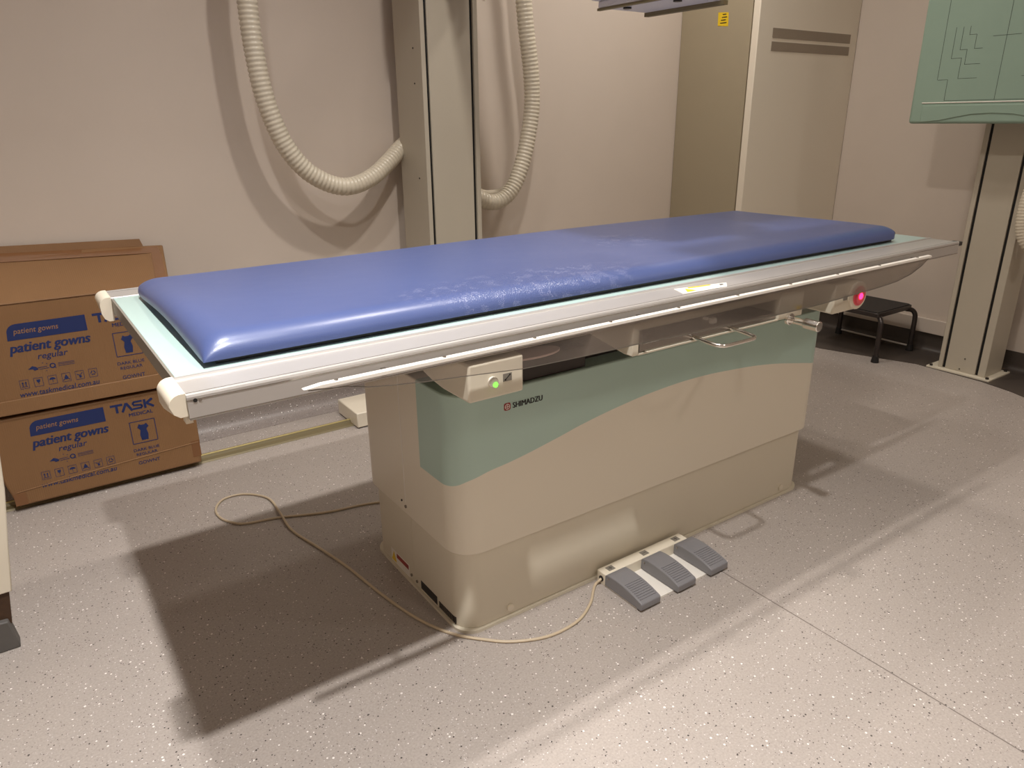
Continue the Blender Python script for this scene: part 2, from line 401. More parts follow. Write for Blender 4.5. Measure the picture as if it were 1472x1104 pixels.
bm = bmesh.new()
for k in range(14): box(bm, BX0-.0012, BX0+.002, .214+k*.0058, .2172+k*.0058, .012, .030)
obj('vent_louvre', bm, 'darkmetal', lower)
bm = bmesh.new(); box(bm, BX0-.0007, BX0+.001, .452, .558, .008, .046); lab = obj('warning_label', bm, 'white', lower)
bm = bmesh.new(); prism(bm, [(.556,.012),(.528,.012),(.542,.042)], 'x', BX0-.0012, BX0-.0006); obj('warning_triangle', bm, 'yellow', lab)
bm = bmesh.new(); box(bm, BX0-.0012, BX0-.0006, .455, .524, .030, .043); obj('red_band', bm, 'red', lab)
# maker's name
bm = bmesh.new(); yl = BY0-o_-.0003
add_text(bm, 'SHIMADZU', .668, .5535, .080, .0125, yl, 0); add_text(bm, 'SHIMADZU', .6674, .5537, .080, .0125, yl-.0002, 0); add_text(bm, 'SHIMADZU', .6687, .5532, .080, .0128, yl-.0001, 0)
thicken(bm, (0,-.0003,0)); obj('maker_name', bm, 'blackprint', upper)
bm = bmesh.new(); cx, cz = .6535, .5600
prism(bm, rrect(cx-.0085, cx+.0085, cz-.0085, cz+.0085, .004, 4), 'y', yl+.0002, yl-.0004)
em = obj('maker_emblem', bm, 'red', upper)
bm = bmesh.new()
for i in range(24):
    a0, a1 = 2*PI*i/24, 2*PI*(i+1)/24
    flatpoly(bm, [(cx+q*math.cos(a), cz+q*math.sin(a)) for q, a in ((.0050,a0),(.0064,a0),(.0064,a1),(.0050,a1))], yl-.0006)
strip(bm, (cx-.0045, cz), (cx+.0045, cz), .0012, yl-.0006); strip(bm, (cx, cz-.0045), (cx, cz+.0045), .0012, yl-.0006)
thicken(bm, (0,-.0002,0)); obj('emblem_cross', bm, 'white', em)

# under-frame (dark mechanism seen in the recess)
bm = bmesh.new(); box(bm, .62, 1.74, .215, .62, .603, .70); box(bm, .50, 1.80, .15, .69, .70, .748)
obj('lift_mechanism', bm, 'darkmetal', T)
bm = bmesh.new(); box(bm, .02, 2.18, .06, .78, .748, .770); obj('under_frame', bm, 'darkmetal', T)
bm = bmesh.new(); box(bm, .60, .88, .17, .20, .603, .655); obj('guide_rail', bm, 'darkmetal', T, bevel=.002)
bm = bmesh.new()
prism(bm, [(.655+.07*math.cos(2*PI*i/24), .075+.03*math.sin(2*PI*i/24)) for i in range(24)], 'z', .700, .704); obj('pale_disc', bm, 'palepink', T)  # pale pink ellipse in the recess, built as a thin disc
# table panel
bm = bmesh.new(); box(bm, .004, LX-.004, .0928, WY-.0928, .765, HT+.0006)
obj('table_panel', bm, 'teal', T, bevel=.001, label='pale teal table panel')
bm = bmesh.new(); box(bm, 0, .004, .0928, WY-.0928, .752, HT); obj('panel_edge', bm, 'cove' if False else 'symbol', T)
# rails (profile in y,z)
def rail_profile(flip=False):
    p = [(0, .7445), (0, .7790), (.0015, .7822), (.005, .7832), (.008, .7820), (.012, .7812), (.082, .7812), (.0835, .7838), (.0905, .7838), (.0928, .7820), (.0928, .7445)]
    return [((WY-y) if flip else y, z) for y, z in p]
for fl in (False, True):
    bm = bmesh.new(); prism(bm, rail_profile(fl), 'x', 0, LX)
    r = obj('side_rail', bm, 'alu', T, sharp=25)
    bm = bmesh.new()
    for q in (.0135,):
        y = WY-q if fl else q
        box(bm, .002, LX-.002, y-.0005, y+.0005, .7810, .7816)
    obj('rail_groove', bm, 'steel', r)
    if not fl:
        bm = bmesh.new(); box(bm, .0, LX, -.0008, .001, .7465, .7480); box(bm, 0, LX, -.0008, .001, .7745, .7755); obj('rail_lip', bm, 'steel', r)
        screw((.011, .001, .7735), .0030, r, (0,-.002,0), 'black'); screw((.018, .001, .7732), .0022, r, (0,-.002,0), 'steel')
        bm = bmesh.new(); prism(bm, [(1.027,.021),(1.160,.0125),(1.192,.041),(1.045,.066)], 'z', .7811, .7818); lb = obj('rail_label', bm, 'white', r)
        bm = bmesh.new(); prism(bm, [(1.045,.026),(1.075,.026),(1.066,.052)], 'z', .7818, .7822); obj('warning_triangle', bm, 'yellow', lb)
        bm = bmesh.new(); prism(bm, [(1.075,.050),(1.140,.042),(1.143,.049),(1.080,.058)], 'z', .7818, .7822); obj('yellow_band', bm, 'yellow', lb)
        bm = bmesh.new(); prism(bm, [(1.158,.030),(1.168,.029),(1.172,.036),(1.162,.037)], 'z', .7818, .7822); obj('label_mark', bm, 'blackprint', lb)
# cream end caps
for fl in (False, True):
    for xe, sg in ((0, -1), (LX, 1)):
        if sg > 0: continue
        bm = bmesh.new(); pr = []
        for i in range(9):
            a = PI/2+i/8*PI/2; pr.append((.004*0-.006+.018*math.cos(a)*1.0, .768+.017*math.sin(a)))
        pr = [(0, .785)] + pr + [(-.0235, .750), (-.019, .738), (-.011, .732), (0, .732)]
        y0, y1 = (.004, .092) if not fl else (WY-.092, WY-.004)
        prism(bm, pr, 'y', y0, y1)
        for v in bm.verts:
            if v.co.z < .755 and abs(v.co.y-(y0 if not fl else y1)) < .001: v.co.z += .018
        c = obj('end_cap', bm, 'creamplastic', T, bevel=.004, seg=3, label='cream plastic end cap')
        bm = bmesh.new(); box(bm, -.004, .006, (.012 if not fl else WY-.07), (.03 if not fl else WY-.05), .736, .748); obj('cap_clip', bm, 'creamplastic', c)
for y in (0, WY-.03):
    bm = bmesh.new(); box(bm, LX, LX+.022, y, y+.03, .768, .780); obj('end_stop', bm, 'black', T, bevel=.002)
# clear splash apron hung in front of the rail
strip_m = bmesh.new()
prism(strip_m, [(.156,.766),(.185,.7695),(1.975,.7695),(1.981,.766),(1.975,.7625),(.19,.7625)], 'y', -.033, -.0215)
ap_s = obj('accessory_rail', strip_m, 'white', T, bevel=.001)
for x in (.21, .401, .589, .773, .962, 1.15, 1.34, 1.53, 1.72, 1.91):
    screw((x, -.0275, .7690), .0035, ap_s, (0,0,.002), 'steel')
bm = bmesh.new()
for x in (.30, .87, 1.44, 1.93): bm = bmesh.new(); box(bm, x-.004, x+.004, -.022, .001, .7628, .7645); obj('rail_bracket', bm, 'steel', ap_s)
bm = bmesh.new()
low = [(.165,.762),(.227,.756),(.262,.747),(.30,.7415),(.36,.7345),(.426,.729),(.563,.7165),(.70,.713),(.853,.711),(1.05,.705),(1.254,.701),(1.45,.701),(1.64,.706),(1.74,.709),(1.82,.714),(1.89,.726),(1.94,.743),(1.972,.7615)]
A = [(x, -.0285, z) for x, z in low]; n = len(low)
f0 = [bm.verts.new((x, -.0295, z)) for x, z in low]; f1 = [bm.verts.new((x, -.0265, z)) for x, z in low]
t0 = [bm.verts.new((x, -.0295, .7617)) for x, z in low[1:-1]]; t1 = [bm.verts.new((x, -.0265, .7617)) for x, z in low[1:-1]]
F = [f0[0]]+t0+[f0[-1]]; G = [f1[0]]+t1+[f1[-1]]
for i in range(n-1):
    for bot, top in ((f0, F), (f1, G)):
        q = [bot[i], bot[i+1], top[i+1], top[i]]; q = [v for j, v in enumerate(q) if v not in q[:j]]
        bm.faces.new(q)
    bm.faces.new((f0[i], f0[i+1], f1[i+1], f1[i])); bm.faces.new((F[i], F[i+1], G[i+1], G[i]))
apr = obj('clear_apron', bm, 'acrylic', T, label='clear acrylic apron')
bm = bmesh.new(); sweep(bm, [(x, -.028, z) for x, z in low], .0008, 6); obj('apron_edge', bm, 'symbol', apr)

# control box with green lamp
bm = bmesh.new(); prism(bm, [(.002,.660),(.002,.733),(.30,.733),(.30,.700),(.14,.665),(.10,.660)], 'x', .464, .585)
cb = obj('control_box', bm, 'cream', T, bevel=.005, seg=3, label='cream switch box')
bm = bmesh.new(); cyl(bm, (.514, .003, .694), (.514, -.007, .694), .0095, 24); bt = obj('push_button', bm, 'white', cb, bevel=.002)
bm = bmesh.new(); cyl(bm, (.5155, -.006, .6895), (.5155, -.0082, .6895), .0050, 16); obj('green_lamp', bm, 'led_green', bt)
bm = bmesh.new(); box(bm, .538, .557, .0008, .003, .688, .703); sy = obj('symbol_plate', bm, 'symbol', cb)
bm = bmesh.new(); strip(bm, (.5425,.6910), (.5525,.7000), .0016, .0004); flatpoly(bm, circ(.5425,.6912,.0018,8), .0004); flatpoly(bm, circ(.5525,.7000,.0018,8), .0004)
thicken(bm, (0,.0003,0)); obj('symbol_arrow', bm, 'blackprint', sy)
# bucky: brackets, tray, handle
bm = bmesh.new(); prism(bm, [(.004,.672),(.004,.742),(.20,.742),(.20,.700),(.03,.672)], 'x', .866, .884); obj('bucky_bracket', bm, 'cream', T, bevel=.002)
bm = bmesh.new(); prism(bm, [(.004,.672),(.004,.742),(.20,.742),(.20,.672)], 'x', 1.354, 1.448)
rb = obj('bucky_bracket', bm, 'cream', T, bevel=.002, label='right bracket of the tray')
bm = bmesh.new(); box(bm, .884, 1.354, .006, .020, .671, .6745); box(bm, .884, 1.354, .006, .30, .726, .742); obj('bucky_frame', bm, 'cream', T)
bm = bmesh.new(); box(bm, .888, 1.350, .010, .30, .676, .6925); tray = obj('bucky_tray', bm, 'steel', T, bevel=.0015, label='stainless cassette tray')
bm = bmesh.new(); box(bm, .889, .897, .008, .030, .677, .716); obj('tray_stop', bm, 'steel', tray)
bm = bmesh.new(); box(bm, 1.12, 1.135, .012, .022, .700, .712); box(bm, 1.098, 1.106, .012, .022, .712, .718); obj('tray_clip', bm, 'white', tray)
bm = bmesh.new(); hp = [(1.050,.010,.684),(1.050,-.030,.682),(1.052,-.058,.680),(1.058,-.070,.6795),(1.070,-.074,.679),(1.10,-.075,.679),(1.150,-.075,.679),(1.162,-.073,.679),(1.172,-.066,.6795),(1.175,-.054,.680),(1.175,-.030,.682),(1.175,.010,.684)]
sweep(bm, catmull(hp, 4), .0042, 10); obj('pull_handle', bm, 'chrome', tray, label='chrome pull handle')
bm = bmesh.new(); kx, kz = 1.402, .667
cyl(bm, (kx-.008, .006, kz+.004), (kx-.008, -.004, kz+.004), .015, 24); cyl(bm, (kx, -.004, kz), (kx, -.040, kz), .0085, 20); cyl(bm, (kx, -.038, kz), (kx, -.078, kz-.001), .0128, 24)
obj('lock_knob', bm, 'chrome', T, bevel=.0015, label='chrome lock knob')
bm = bmesh.new(); box(bm, 1.425, 1.440, .002, .005, .688, .697); obj('yellow_tag', bm, 'yellow', rb)
# emergency stop
bm = bmesh.new(); prism(bm, [(.004,.650),(.004,.730),(.30,.730),(.30,.690),(.10,.652)], 'x', 1.585, 1.690); es = obj('stop_box', bm, 'cream', T, bevel=.004)
bm = bmesh.new(); box(bm, 1.624, 1.641, .002, .005, .683, .697); obj('symbol_plate', bm, 'symbol', es)
bm = bmesh.new(); cyl(bm, (1.685, .10, .690), (1.685, -.004, .690), .038, 36); obj('stop_collar', bm, 'creamplastic', es, bevel=.003)
bm = bmesh.new(); cyl(bm, (1.685, -.003, .689), (1.685, -.0068, .689), .027, 32); cyl(bm, (1.683, -.006, .687), (1.683, -.012, .687), .019, 28); rbn = obj('stop_button', bm, 'redclear', es, bevel=.0015, label='red push button')
bm = bmesh.new(); cyl(bm, (1.680, -.011, .690), (1.680, -.0135, .690), .0085, 18); obj('red_lamp', bm, 'led_red', rbn)

# ------------------------------------------------------------------ mattress
MX0, MX1, MY0, MY1 = .05, 2.065, .108, .738
MT = thing('mattress', 'blue vinyl mattress lying on top of the x-ray table', 'mattress', (1.05, .42, HT))
bm = bmesh.new(); nx, ny = 150, 56
def warp(s, n, e=.16):
    u = s/n
    return u
def mgrid(n, L):
    # finer near both ends
    o = []; 
    for i in range(n+1):
        u = i/n; o.append(.5-.5*math.cos(PI*u)*(1-.0) if False else u)
    return o
def edges(n, L, r, k):
    a = [r*(1-math.cos(PI/2*i/k)) for i in range(k)]
    mid = [r+(L-2*r)*i/(n-2*k) for i in range(n-2*k+1)]
    return a+mid+[L-q for q in reversed(a)]
RR = .048
gx = edges(nx, MX1-MX0, RR, 10); gy = edges(ny, MY1-MY0, RR, 10)
V = []
for i, a in enumerate(gx):
    row = []
    for j, c in enumerate(gy):
        Lx, Ly = MX1-MX0, MY1-MY0
        dx = min(a, Lx-a); dy = min(c, Ly-c)
        hx = math.sqrt(max(0, 1-(1-min(dx/RR,1))**2)); hy = math.sqrt(max(0, 1-(1-min(dy/RR,1))**2))
        h = (hx*hy)**.9
        x = MX0+a; y = MY0+c
        # sides pulled in slightly between the corners; end edge lifts off the table
        bow = .006*math.sin(PI*a/Lx)
        y += bow*(1-2*c/Ly)
        endlift = max(0, 1-a/.10)*(.010*math.sin(PI*min(1, max(0, (c-.03)/(Ly*.8))))) 
        sag = .003*math.sin(3.1*x+1)*math.sin(7*y)
        z = HT+.0105+endlift+.034*h+sag*h
        # round right-hand corners
        if a > Lx-.05:
            k = (a-(Lx-.05))/.05; 
            rr = .05*(1-math.sqrt(max(0,1-k*k)))
            y = min(max(y, MY0+rr), MY1-rr)
        if a < .05 and c > Ly/2:
            k = (.05-a)/.05; rr = .045*(1-math.sqrt(max(0,1-k*k))); y = min(y, MY1-rr)
        row.append(bm.verts.new((x, y, z)))
    V.append(row)
for i in range(len(V)-1):
    for j in range(len(V[0])-1): bm.faces.new((V[i][j], V[i+1][j], V[i+1][j+1], V[i][j+1]))
# underside
per = [V[i][0] for i in range(len(V))]+[V[-1][j] for j in range(1, len(V[0]))]+[V[i][-1] for i in range(len(V)-2, -1, -1)]+[V[0][j] for j in range(len(V[0])-2, 0, -1)]
inn = []
for v in per:
    x = min(max(v.co.x, MX0+.02), MX1-.02); y = min(max(v.co.y, MY0+.02), MY1-.02); inn.append(bm.verts.new((x, y, HT+.0085)))
n = len(per)
for i in range(n): bm.faces.new((per[i], per[(i+1)%n], inn[(i+1)%n], inn[i]))
bm.faces.new(inn)
obj('mattress_cover', bm, 'blue', MT, sharp=60)
bm = bmesh.new(); box(bm, MX0+.022, MX1-.022, MY0+.016, MY1-.016, HT+.0010, HT+.0105); obj('mattress_underside', bm, 'black', MT, label='mattress underside, black for the shaded gap')  # black slab gives the dark gap under the mattress edge

# ------------------------------------------------------------------ foot pedals
FP = thing('foot_switch', 'triple foot switch with three grey pedals on the floor at the pedestal', 'foot switch', (1.09, .08, 0))
bm = bmesh.new(); box(bm, .933, 1.237, .131, .164, 0, .035); fb = obj('switch_bar', bm, 'creamplastic', FP, bevel=.002, label='cream switch bar')
bm = bmesh.new(); cyl(bm, (.9345, .146, .017), (.9315, .146, .017), .008, 18); obj('cable_gland', bm, 'black', fb)
for k, x in enumerate((.953, 1.075, 1.195)):
    bm = bmesh.new(); box(bm, x, x+.022, .138, .156, .0350, .0356); sp_ = obj('symbol_plate', bm, 'symbol', fb)
    bm = bmesh.new(); box(bm, x+.005, x+.017, .1465, .1478, .0356, .0359)
    if k != 1: box(bm, x+.0104, x+.0116, .141, .153, .0356, .0360)
    obj('symbol_arrow', bm, 'blackprint', sp_)
bm = bmesh.new(); box(bm, .935, 1.245, .014, .131, 0, .0035); obj('base_plate', bm, 'white', FP, label='white base plate')
def pedal(x0):
    bm = bmesh.new()
    top = [(.135,.033),(.128,.0385),(.110,.0410),(.09,.0412),(.07,.0400),(.05,.0375),(.03,.0335),(.012,.0285),(.004,.0262),(.0,.0235)]
    pr = [(.0,.0065),(.004,.0045),(.135,.0045)]+top
    prism(bm, [(y-.003, z) for y, z in pr], 'x', x0, x0+.066)
    p = obj('pedal', bm, 'pedal', FP, bevel=.0022, seg=2)
    bm = bmesh.new()
    for i in range(9):
        y = .010+i*.0068; z = .0285+(.0398-.0285)*(1-((.068-y)/.058)**1.6 if y < .068 else 1) if False else None
        ys = [q[0]-.003 for q in top][::-1]; zs = [q[1] for q in top][::-1]
        for a in range(len(ys)-1):
            if ys[a] <= y <= ys[a+1]: z = zs[a]+(zs[a+1]-zs[a])*(y-ys[a])/(ys[a+1]-ys[a])
        box(bm, x0+.007, x0+.059, y-.0013, y+.0013, z-.002, z+.0014)
    obj('tread_ribs', bm, 'pedal', p)
    bm = bmesh.new(); cyl(bm, (x0+.001, .118, .030), (x0-.0015, .118, .030), .0022, 10); obj('hinge_pin', bm, 'steel', p)
for x0 in (.932, 1.060, 1.184): pedal(x0)
# cable of the foot switch
pp = [(.95,.672),(.80,.80),(.624,.884),(.484,.915),(.35,.97),(.27,.990),(.236,1.011),(.206,1.068),(.206,1.136),(.245,1.19),(.309,1.183),(.362,1.111),(.362,.995),(.36,.874),(.392,.732),(.42,.599),(.444,.431),(.473,.295),(.514,.198),(.569,.132),(.619,.09),(.696,.059),(.783,.062),(.851,.095),(.895,.133),(.916,.149)]
P3 = [(x, y, .0035) for x, y in pp]; P3[11] = (.362,1.111,.004); P3[12] = (.362,.995,.0085)
P3 += [(.926,.147,.012),(.938,.146,.017)]
bm = bmesh.new(); sweep(bm, catmull(P3, 8), .0036, 10)
tag(obj('foot_switch_cable', bm, 'cable'), 'beige cable looping over the floor to the foot switch', 'cable')

# ------------------------------------------------------------------ tube column on its floor rail
bm = bmesh.new(); prism(bm, [(1.508,.0005),(1.512,.006),(1.535,.007),(1.540,.016),(1.550,.016),(1.555,.007),(1.580,.006),(1.584,.0005)], 'x', XL+.02, 2.80)
fr_ = thing('floor_rail', 'brass and olive floor rail running along the back wall', 'rail', (1.0, 1.546, 0))
obj('rail_base', bm, 'olive', fr_, sharp=20)
bm = bmesh.new(); box(bm, XL+.02, 2.80, 1.5405, 1.5495, .0155, .0185); obj('rail_ridge', bm, 'brass', fr_, bevel=.001)
CO = thing('tube_stand', 'tall cream column with black slots behind the table', 'column stand', (1.33, 1.6, 0))
cx0, cx1, cy0, cy1 = 1.205, 1.448, 1.500, 1.712
bm = bmesh.new()
prism(bm, [(cx0,cy0),(cx0+.018,cy0),(cx0+.018,cy0+.012),(cx0+.030,cy0+.012),(cx0+.030,cy0+.003),(cx1-.032,cy0+.003),(cx1-.032,cy0+.012),(cx1-.020,cy0+.012),(cx1-.020,cy0),(cx1,cy0),(cx1,cy1),(cx0,cy1)], 'z', .065, 2.30)
col = obj('column', bm, 'stand', CO, bevel=.0015)
bm = bmesh.new(); box(bm, cx0+.0183, cx0+.0297, cy0+.0095, cy0+.0117, .07, 2.29); obj('slot', bm, 'groove', col, label='black slot')
bm = bmesh.new(); box(bm, cx1-.0317, cx1-.0203, cy0+.0095, cy0+.0117, .07, 2.29); obj('slot', bm, 'groove', col, label='black slot')
bm = bmesh.new(); box(bm, .827, 1.72, 1.467, 1.665, .004, .065); obj('foot_carriage', bm, 'creamplastic', CO, bevel=.004)
bm = bmesh.new(); box(bm, .832, 1.71, 1.472, 1.66, .0006, .0039); obj('carriage_gap', bm, 'black', CO)  # black slab standing in for the dark gap below the carriage
for z in (1.39, 1.27, .93): screw((cx0+.001, 1.56, z), .003, col, (-.003,0,0), 'darkmetal')
bm = bmesh.new(); box(bm, cx0-.02, cx1+.02, cy0-.02, cy1+.02, 2.30, 2.40); box(bm, 1.28, 1.37, 1.56, 1.65, 2.40, ZC); obj('top_bracket', bm, 'cream', CO, bevel=.004)
# tube head on its arm, mostly above the frame
TH = thing('xray_tube_head', 'x-ray tube head with white collimator hanging over the table at the top edge', 'x-ray tube', (1.35, .46, 1.41))
bm = bmesh.new(); box(bm, cx0-.03, cx1+.03, cy0-.10, cy0-.006, 1.64, 1.98); car = obj('arm_carriage', bm, 'stand', TH, bevel=.01, seg=3)
bm = bmesh.new(); cyl(bm, (1.462, cy0-.03, 1.66), (1.462, cy0-.03, 1.552), .007, 14); obj('lock_lever', bm, 'creamplastic', car)
bm = bmesh.new(); cyl(bm, (1.33, cy0-.09, 1.78), (1.33, .62, 1.78), .055, 28); obj('support_arm', bm, 'cream', TH)
bm = bmesh.new(); box(bm, 1.235, 1.475, .345, .615, 1.435, 1.60); co = obj('collimator', bm, 'collim', TH, bevel=.012, seg=3, label='white collimator box')
bm = bmesh.new(); box(bm, 1.262, 1.455, .335, .602, 1.418, 1.435); obj('collimator_base', bm, 'collim', co, bevel=.003)
for q in ((1.436, 1.452, .325, .605, 1.408, 1.418), (1.262, 1.272, .335, .605, 1.412, 1.418)):
    bm = bmesh.new(); box(bm, *q); obj('accessory_track', bm, 'olive', co, label='dull brown accessory track')
for x, y in ((1.315, .545), (1.335, .385)):
    bm = bmesh.new(); cyl(bm, (x, y, 1.4185), (x, y, 1.414), .011, 16); obj('base_knob', bm, 'black', co)
bm = bmesh.new(); cyl(bm, (1.15, .47, 1.78), (1.68, .47, 1.78), .085, 32); box(bm, 1.27, 1.42, .39, .55, 1.60, 1.74); obj('tube_housing', bm, 'collim', TH, bevel=.01)
bm = bmesh.new(); box(bm, 1.17, 1.62, .20, .30, 1.64, 1.86); box(bm, 1.32, 1.38, .29, .40, 1.72, 1.80); obj('shade_panel', bm, 'cream', TH, bevel=.008)  # unseen panel, enlarged to shade the far half of the mattress

# ------------------------------------------------------------------ corrugated hoses
def hose(pts, r, pitch, label, group='corrugated hoses'):
    p = resample(catmull(pts, 12), pitch/4)
    bm = bmesh.new(); sweep(bm, p, lambda i: r*(1, .985, .90, .985)[i % 4], 20)
    return tag(obj('corrugated_hose', bm, 'hose', sharp=80), label, 'hose', group)
hose([(.95,1.60,2.40),(.80,1.60,2.15),(.68,1.61,1.85),(.643,1.62,1.62),(.640,1.62,1.51),(.642,1.62,1.39),(.653,1.62,1.264),(.674,1.62,1.165),(.714,1.62,1.061),(.779,1.62,.976),(.865,1.62,.924),(.946,1.62,.912),(1.045,1.645,.939),(1.138,1.685,.990),(1.205,1.722,1.032),(1.27,1.7455,1.07)],
     .033, .0155, 'cream corrugated hose looping down left of the column')
hose([(1.50,1.60,2.42),(1.62,1.60,2.22),(1.70,1.61,1.95),(1.735,1.62,1.72),(1.747,1.62,1.592),(1.762,1.62,1.466),(1.782,1.62,1.335),(1.788,1.62,1.2),(1.765,1.62,1.06),(1.724,1.62,.933),(1.677,1.62,.854),(1.622,1.62,.815),(1.568,1.62,.810),(1.515,1.62,.828),(1.450,1.62,.857)],
     .034, .0155, 'cream corrugated hose looping down right of the column')
bm = bmesh.new(); sweep(bm, catmull([(1.452,1.675,.895),(1.50,1.685,.868),(1.56,1.69,.845),(1.62,1.695,.836),(1.70,1.70,.85),(1.775,1.70,.93),(1.823,1.70,1.06),(1.848,1.70,1.2),(1.84,1.70,1.34),(1.82,1.70,1.475),(1.805,1.70,1.6),(1.79,1.70,1.74),(1.74,1.70,1.95),(1.62,1.68,2.25),(1.48,1.66,2.42)], 10), .017, 14)
tag(obj('smooth_hose', bm, 'hose'), 'thin smooth cream hose behind the corrugated hose right of the column', 'hose')

# ------------------------------------------------------------------ cabinet in the corner
CB = thing('generator_cabinet', 'tall cream metal cabinet with two vent grilles in the far corner', 'cabinet', (3.2, 1.55, 0))
bm = bmesh.new(); box(bm, 2.83, XR-.002, 1.352, YB-.002, .0, 2.25); obj('cabinet_body', bm, 'cabshade', CB, bevel=.002)
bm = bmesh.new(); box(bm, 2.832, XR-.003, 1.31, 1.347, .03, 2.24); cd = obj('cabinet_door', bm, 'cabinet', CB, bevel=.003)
for z0, z1 in ((1.482, 1.524), (1.427, 1.467)):
    bm = bmesh.new(); box(bm, 2.935, 3.556, 1.3085, 1.311, z0, z1); obj('vent_grille', bm, 'grille', cd)
bm = bmesh.new(); prism(bm, [(1.484,1.541),(1.546,1.548),(1.548,1.606),(1.486,1.600)], 'x', 2.8292, 2.8302); stk = obj('yellow_sticker', bm, 'yellow', CB)
bm = bmesh.new()
for k in range(4):
    z = 1.556+k*.012; box(bm, 2.8286, 2.8294, 1.494+.006*(k%2), 1.532-.004*k, z, z+.004)
obj('sticker_marks', bm, 'blackprint', stk)

# ------------------------------------------------------------------ wall bucky stand at the right
ST = thing('wall_bucky_stand', 'cream floor column carrying the green chest board at the right', 'column stand', (3.46, .40, 0))
bm = bmesh.new(); prism(bm, [(3.382,.302),(3.382,.322+.012),(3.392,.334),(3.392,.346),(3.3835,.346),(3.3835,.480),(3.392,.480),(3.392,.492),(3.382,.492),(3.382,.512),(3.545,.512),(3.545,.302)], 'z', .010, 2.20)
sc_ = obj('column', bm, 'stand', ST, bevel=.002)
bm = bmesh.new(); box(bm, 3.3895, 3.3917, .3345, .3455, .012, 2.18); obj('slot', bm, 'groove', sc_, label='black slot')
bm = bmesh.new(); box(bm, 3.3895, 3.3917, .4805, .4915, .012, 2.18); obj('slot', bm, 'groove', sc_, label='black slot')
bm = bmesh.new(); box(bm, 3.355, 3.565, .272, .552, .0023, .010); bp_ = obj('base_plate', bm, 'cream', ST, bevel=.001)
for x, y in ((3.370,.287),(3.370,.537),(3.552,.287),(3.552,.537)):
    bm = bmesh.new(); cyl(bm, (x,y,.009), (x,y,.018), .0075, 6); obj('anchor_bolt', bm, 'darkmetal', bp_)
screw((3.385, .40, .075), .003, sc_, (-.004,0,0), 'darkmetal'); screw((3.385, .415, .022), .003, sc_, (-.004,0,0), 'darkmetal')
bm = bmesh.new(); box(bm, 3.2835, 3.3835, .33, .48, 1.22, 1.60); obj('board_carriage', bm, 'cream', ST, bevel=.004)
CBD = thing('chest_board', 'green chest bucky board with printed positioning lines', 'chest board', (3.24, .42, 1.10))
bx = 3.20
bm = bmesh.new(); box(bm, bx, 3.284, .088, .754, 1.105, 1.72); brd = obj('board_body', bm, 'boardgreen', CBD, bevel=.012, seg=4)
bm = bmesh.new(); box(bm, bx-.0028, bx+.004, .135, .706, 1.1865, 1.1905); obj('ledge_highlight', bm, 'white', brd, bevel=.001)  # ridge coloured white for the highlight along it
# raised lip with a hand hollow below it
bm = bmesh.new(); lip = [(.70,1.112),(.66,1.114),(.62,1.118),(.57,1.128),(.50,1.141),(.42,1.145),(.34,1.141),(.27,1.128),(.22,1.118),(.18,1.114),(.14,1.112)]
prism(bm, lip+[(.14,1.178),(.70,1.178)], 'x', bx-.0035, bx+.002); obj('lower_lip', bm, 'boardgreen', brd, bevel=.002)
segs = [((.661,1.70),(.655,1.278)),((.655,1.278),(.616,1.277)),((.616,1.277),(.615,1.196)),((.615,1.196),(.225,1.196)),
        ((.617,1.475),(.616,1.358)),((.616,1.358),(.576,1.358)),((.576,1.358),(.576,1.280)),((.576,1.280),(.503,1.280)),
        ((.588,1.475),(.588,1.389)),((.588,1.389),(.560,1.389)),((.560,1.389),(.560,1.333)),((.560,1.333),(.501,1.333)),
        ((.561,1.475),(.561,1.443)),((.561,1.443),(.534,1.443)),((.534,1.443),(.532,1.390)),((.532,1.390),(.502,1.390)),
        ((.470,1.431),(.370,1.431)),((.421,1.70),(.421,1.196))]
c_ = .421
mir = [((2*c_-a[0], a[1]), (2*c_-b[0], b[1])) for a, b in segs[:3]+segs[4:16]]
bm = bmesh.new()
for a, b in segs+mir:
    w = .0013; y0, y1 = sorted((a[0], b[0])); z0, z1 = sorted((a[1], b[1]))
    if y1-y0 > z1-z0: z = (z0+z1)/2; box(bm, bx-.0005, bx+.001, y0-w/2, y1+w/2, z-w/2, z+w/2)
    else: y = (y0+y1)/2; box(bm, bx-.0005, bx+.001, y-w/2, y+w/2, z0, z1)
obj('positioning_lines', bm, 'boardline', brd)
hose([(3.46,.285,1.30),(3.455,.315,1.15),(3.45,.345,1.0),(3.45,.362,.90),(3.45,.366,.80),(3.45,.366,.72),(3.45,.355,.64),(3.45,.322,.585),(3.45,.27,.575),(3.45,.22,.62),(3.45,.20,.72),(3.45,.20,.95),(3.45,.20,1.25)] if False else
     [(3.40,.250,1.25),(3.39,.262,1.08),(3.375,.275,.95),(3.368,.282,.86),(3.36,.285,.78),(3.36,.280,.70),(3.37,.262,.638),(3.385,.225,.605),(3.40,.175,.61),(3.41,.13,.66),(3.41,.11,.78),(3.40,.10,.95),(3.38,.10,1.2)],
     .026, .0125, 'cream corrugated hose hanging beside the chest board column')

